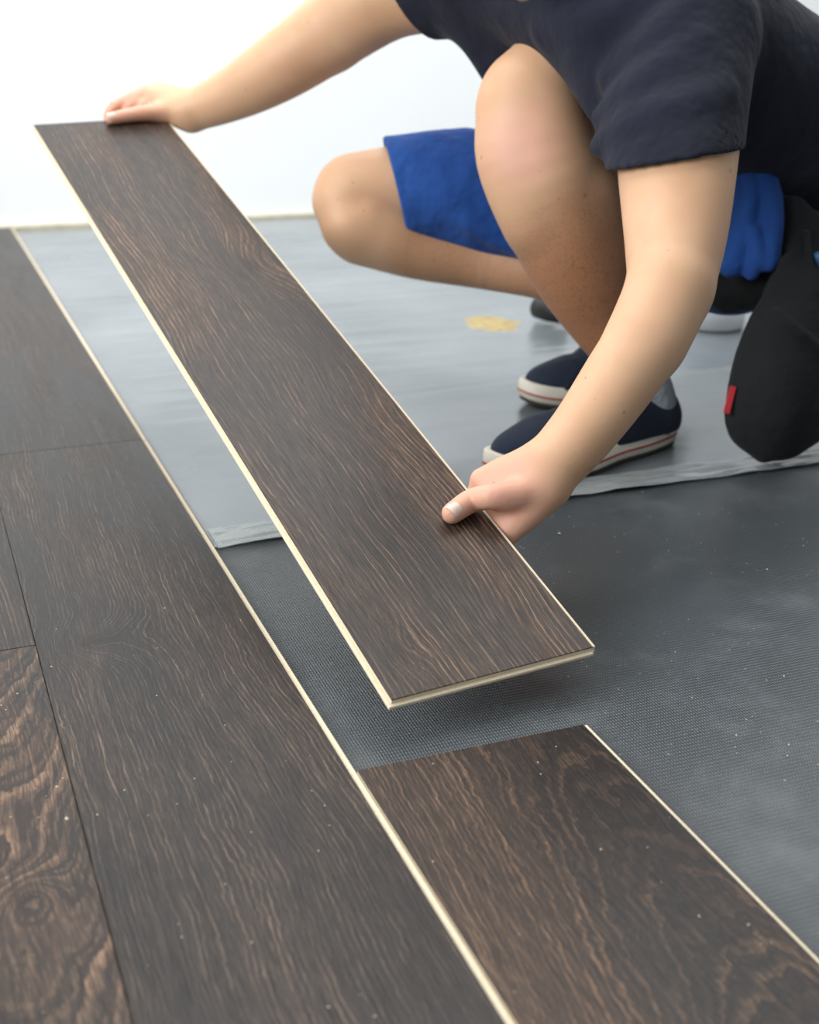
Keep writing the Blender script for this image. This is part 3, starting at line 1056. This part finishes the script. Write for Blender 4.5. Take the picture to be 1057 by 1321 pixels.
def make_shoe(heel, yaw, ang, label, L=0.30, scale=(1, 1, 1)):
    e = empty('shoe', (heel[0], heel[1], heel[2]))
    e.rotation_euler = (0, 0, yaw)
    e.scale = scale
    e['label'] = label
    fn = lambda vs_: [bend(v, ang) for v in vs_]

    def part(name, vs_, fs, mt, smooth=True):
        o = link_mesh(name, fn(vs_), fs, mt, e, smooth)
        return o
    R = lambda z, g: [(x, y, z + toe_spring(x, L)) for x, y in sole_outline(72, g, L)]
    v, f = ring_mesh([R(0.0, -0.004), R(0.0, 0.0), R(0.005, 0.0006), R(0.0062, 0.0)])
    part('outsole', v, f, M_OUTSOLE)
    v, f = ring_mesh([R(0.0058, 0.0), R(0.0065, 0.0022), R(0.018, 0.0030), R(0.0325, 0.0018), R(0.0345, 0.0002), R(0.0345, -0.006)])
    part('sole_band', v, f, M_SOLE)
    v, f = ring_mesh([R(0.0140, 0.0020), R(0.0143, 0.0038), R(0.0172, 0.0038), R(0.0175, 0.0020)], False, False)
    part('stripe', v, f, M_STRIPE)
    # upper
    U = Field((-0.03, -0.09, 0.0), (L + 0.03, 0.09, 0.17), 0.0028)
    ax = np.eye(3)
    U.add(ell((L - 0.075, 0.0, 0.030), ax, (0.070, 0.048, 0.040)), 0)
    U.add(chain([((L - 0.09, 0, 0.034), 0.036), ((0.155, 0, 0.052), 0.036), ((0.115, 0, 0.066), 0.036)]), 0.03)
    U.add(chain([((0.045, 0, 0.030), 0.038), ((0.12, 0, 0.036), 0.038)]), 0.03)
    U.add(chain([((0.040, 0, 0.044), 0.034), ((0.10, 0, 0.050), 0.036)]), 0.03)
    U.add(chain([((0.026, 0, 0.056), 0.021), ((0.036, 0, 0.045), 0.031)]), 0.02)
    # foot opening
    U.sub(chain([((0.050, 0, 0.060), 0.025), ((0.052, 0, 0.140), 0.038)]), 0.005)
    U.sub(chain([((0.090, 0, 0.086), 0.028), ((0.080, 0, 0.150), 0.040)]), 0.006)
    s_, X, Y, Z = U.block((-1, -1, -1), (1, 1, 1))
    U.F = -smin(-U.F, -(0.026 - Z + 0 * X + 0 * Y), 0.003)
    # a seam ridge around the toe cap
    U.add(chain([((L - 0.045, 0.044, 0.034), 0.0025), ((L - 0.068, 0.028, 0.062), 0.0025), ((L - 0.075, 0.0, 0.0715), 0.0025), ((L - 0.068, -0.028, 0.062), 0.0025), ((L - 0.045, -0.044, 0.034), 0.0025)]), 0.004)
    Vv, Qq = U.mesh()
    Vv = np.array([bend(np.array([a, b, c + toe_spring(a, L)]), ang) for a, b, c in Vv])
    link_mesh('upper', Vv, Qq, M_UPPER, e)
    e.parent = person
    e.matrix_parent_inverse = PINV
    return e


def toe_spring(x, L):
    return 0.0 if x < L * 0.78 else 0.010 * ((x - L * 0.78) / (L * 0.22)) ** 2


make_shoe((0.735, 1.618, GROUND + 0.0035), math.atan2(-0.27, -0.963), 0.0, 'navy canvas shoe set flat on the underlay', scale=(1.14, 1.06, 1.05))
make_shoe((0.952, 1.868, GROUND + 0.0028), math.atan2(-0.06, -1.0), math.radians(28), 'navy canvas shoe bent up on its toes', scale=(1.16, 1.03, 1.0))

# ------------------------------------------------------------------ tool belt with hanging pouch
belt = empty('tool_pouch', tuple(K(985, 500, 1.86)))
belt.location[2] = GROUND
tag(belt, 'black canvas tool pouch with a red tag hanging from the belt', 'pouch')
BINV = Matrix.Translation(belt.location).inverted()


def bchild(o, p=None):
    o.parent = p or belt
    if not p:
        o.matrix_parent_inverse = BINV
    return o


G = Field(K(1010, 450, 1.88) - 0.28, K(1010, 450, 1.88) + 0.32, 0.0035)
G.add(chain([kc(1040, 390, 1.86, 52), kc(1012, 470, 1.84, 62), kc(1000, 530, 1.84, 55), kc(988, 568, 1.845, 26)]), 0.0)
G.add(chain([kc(1010, 430, 1.86, 40), kc(978, 520, 1.845, 36), kc(968, 548, 1.845, 28)]), 0.02)
G.add(chain([kc(1085, 400, 1.90, 60), kc(1075, 470, 1.89, 60), kc(1050, 520, 1.87, 46), kc(1015, 560, 1.85, 26)]), 0.03)
G.add(chain([kc(1040, 300, 1.87, 30), kc(1045, 380, 1.86, 44)]), 0.03)
# stiff rim and stitched seam
G.add(chain([kc(1000, 405, 1.805, 8), kc(1035, 432, 1.778, 8), kc(1080, 478, 1.80, 8)]), 0.006)
G.add(chain([kc(940, 374, 1.96, 30), kc(985, 364, 1.94, 34), kc(1030, 364, 1.92, 30)]), 0.02)
G.add(chain([kc(1004, 415, 1.80, 6), kc(985, 470, 1.795, 6), kc(962, 540, 1.815, 6)]), 0.005)
G.add(chain([kc(1040, 300, 1.825, 5), kc(1046, 360, 1.805, 5), kc(1050, 430, 1.79, 5)]), 0.005)
G.add(chain([kc(1015, 340, 1.84, 10), kc(1000, 400, 1.835, 9), kc(958, 500, 1.83, 8), kc(945, 545, 1.835, 8), kc(985, 588, 1.84, 8)]), 0.01)
V, Q = G.mesh()
del G
V[:, 2] = np.maximum(V[:, 2], GROUND + 0.003)
bchild(link_mesh('pouch_body', V, Q, M_BLACK))
# red tag on the front seam
a0, a1 = K(945, 498, 1.815), K(936, 533, 1.815)
bm = bmesh.new()
d_ = (a1 - a0)
L_ = np.linalg.norm(d_)
d_ /= L_
s_ = RGT - d_ * (RGT @ d_)
s_ /= np.linalg.norm(s_)
t_ = np.cross(d_, s_)
bm = box_bm(-0.003, 0.006, 0, L_, -0.0012, 0.0012, 0.0006)
for v in bm.verts:
    v.co = Vector(a0 + s_ * v.co.x + d_ * v.co.y + t_ * v.co.z)
tg = bchild(from_bm('tag', bm, plain('red_tag', lin(178, 34, 44), 0.7, 60, 0.1)))
tg['label'] = 'small red fabric tag'
# belt strap at the hip
G = Field(K(1030, 280, 1.9) - 0.2, K(1030, 280, 1.9) + 0.2, 0.003)
G.add(chain([kc(1004, 262, 1.90, 13), kc(1030, 285, 1.87, 18), kc(1070, 305, 1.88, 20)]), 0.0)
G.add(chain([kc(1022, 275, 1.87, 20), kc(1026, 330, 1.86, 22)]), 0.02)
V, Q = G.mesh()
bchild(link_mesh('belt_strap', V, Q, M_BLACK))

# wooden tool handle standing in the pouch
M_HANDLE = plain('varnished_beech', lin(178, 128, 80), 0.4, 60, 0.2)
hr = empty('hand_tool', tuple(K(1078, 420, 1.83)))
tag(hr, 'hand tool with a wooden handle and blue end standing in the black pouch', 'tool')
axis = K(1058, 320, 1.815) - K(1078, 420, 1.83)
axis /= np.linalg.norm(axis)
e1 = np.cross(axis, [0, 1, 0])
e1 /= np.linalg.norm(e1)
e2 = np.cross(axis, e1)


def lathe(prof, base):
    rings = [[base + axis * h + (e1 * math.cos(t) + e2 * math.sin(t)) * r for t in [2 * math.pi * i / 20 for i in range(20)]] for h, r in prof]
    return ring_mesh(rings)


HINV = Matrix.Translation(hr.location).inverted()
for nm, prof, mt in (('handle', [(0.03, 0.008), (0.035, 0.011), (0.06, 0.0115), (0.085, 0.010)], M_HANDLE),
                     ('end_cap', [(0.084, 0.0115), (0.1, 0.0115), (0.104, 0.009)], plain('blue_plastic', lin(60, 110, 160), 0.4)),
                     ('blade', [(-0.08, 0.004), (0.032, 0.005)], plain('steel', (0.5, 0.5, 0.52, 1), 0.3, Metallic=1.0))):
    v, f = lathe(prof, K(1078, 420, 1.83))
    o = link_mesh(nm, v, f, mt, hr)
    o.matrix_parent_inverse = HINV

# ------------------------------------------------------------------ things on the floor behind
def lathe_thing(name, loc, prof, mat, parent=None, seg=40):
    rings = [[np.array([r * math.cos(2 * math.pi * i / seg), r * math.sin(2 * math.pi * i / seg), h]) for i in range(seg)] for h, r in prof]
    v, f = ring_mesh(rings)
    o = link_mesh(name, v, f, mat, parent)
    o.location = loc
    return o


M_TUB = plain('white_plastic', lin(236, 238, 238), 0.35, 20, 0.02)
tub = empty('plastic_tub', (1.20, 2.22, GROUND + 0.004))
tag(tub, 'white plastic tub standing on the underlay behind the person', 'tub')
lathe_thing('tub_body', (0, 0, 0), [(0, 0.055), (0.003, 0.06), (0.07, 0.066), (0.07, 0.062), (0.012, 0.057), (0.012, 0.01)], M_TUB, tub)
lathe_thing('rim', (0, 0, 0), [(0.064, 0.0655), (0.064, 0.0695), (0.072, 0.0695), (0.072, 0.0645)], M_TUB, tub)
lathe_thing('blue_band', (0, 0, 0), [(0.040, 0.0630), (0.041, 0.0645), (0.056, 0.0658), (0.057, 0.0640)], plain('blue_print', lin(120, 160, 205), 0.4), tub)

M_RUB = plain('black_rubber', lin(24, 24, 25), 0.5, 80, 0.15)
mal = empty('rubber_mallet', (0.905, 2.36, GROUND + 0.004))
tag(mal, 'black rubber mallet lying on the underlay behind the shins', 'mallet')
hd_ = lathe_thing('mallet_head', (0, 0, 0.026), [(-0.035, 0.018), (-0.032, 0.022), (0.0, 0.0235), (0.032, 0.022), (0.035, 0.018)], M_RUB, mal)
hd_.rotation_euler = (math.radians(90), 0, math.radians(20))
hh = lathe_thing('mallet_handle', (0.02, 0.0, 0.022), [(0, 0.009), (0.05, 0.010), (0.22, 0.011), (0.225, 0.008)], M_HANDLE, mal, 20)
hh.rotation_euler = (math.radians(90), 0, math.radians(110))

# low ochre mound behind the shins, standing for a yellowish patch
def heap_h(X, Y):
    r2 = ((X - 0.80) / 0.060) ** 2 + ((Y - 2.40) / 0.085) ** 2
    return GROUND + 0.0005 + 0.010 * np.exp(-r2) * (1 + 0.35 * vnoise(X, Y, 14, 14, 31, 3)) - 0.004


hp2 = sheet('ochre_heap', 0.70, 0.90, 2.25, 2.55, 60, 80, heap_h, plain('ochre_matte', lin(176, 158, 112), 0.95, 60, 0.2, 0.6, 600.0), 0.0005)
tag(hp2, 'low ochre heap on the pale underlay', 'sawdust')

# crumbs of sawdust
vs_, fs = [], []
for i in range(420):
    if i < 300:
        x, y = RNG.uniform(0.25, 1.2), RNG.uniform(0.75, 1.45)
        z = GROUND + 0.0006
        if x < 0.27 and y < 0.94:
            continue
    else:
        x, y = RNG.uniform(-0.42, 0.22), RNG.uniform(0.6, 1.3)
        z = 0.0001
        if x > -0.005 and y > 0.9:
            continue
    r = RNG.uniform(0.0003, 0.0008) * (2.2 if RNG.random() < 0.06 else 1)
    a = RNG.uniform(0, 6.28)
    b = len(vs_)
    ca, sa = math.cos(a) * r, math.sin(a) * r
    vs_ += [(x + ca * 1.6, y + sa * 1.6, z), (x - sa, y + ca, z), (x - ca * 1.6, y - sa * 1.6, z), (x + sa, y - ca, z), (x, y, z + r * 1.1)]
    fs += [(b, b + 1, b + 4), (b + 1, b + 2, b + 4), (b + 2, b + 3, b + 4), (b + 3, b, b + 4), (b + 3, b + 2, b + 1, b)]
sd = link_mesh('sawdust', vs_, fs, plain('sawdust_crumb', lin(214, 204, 182), 0.9), None, False)
tag(sd, 'pale sawdust crumbs scattered over the planks and underlay', 'sawdust', kind='stuff')
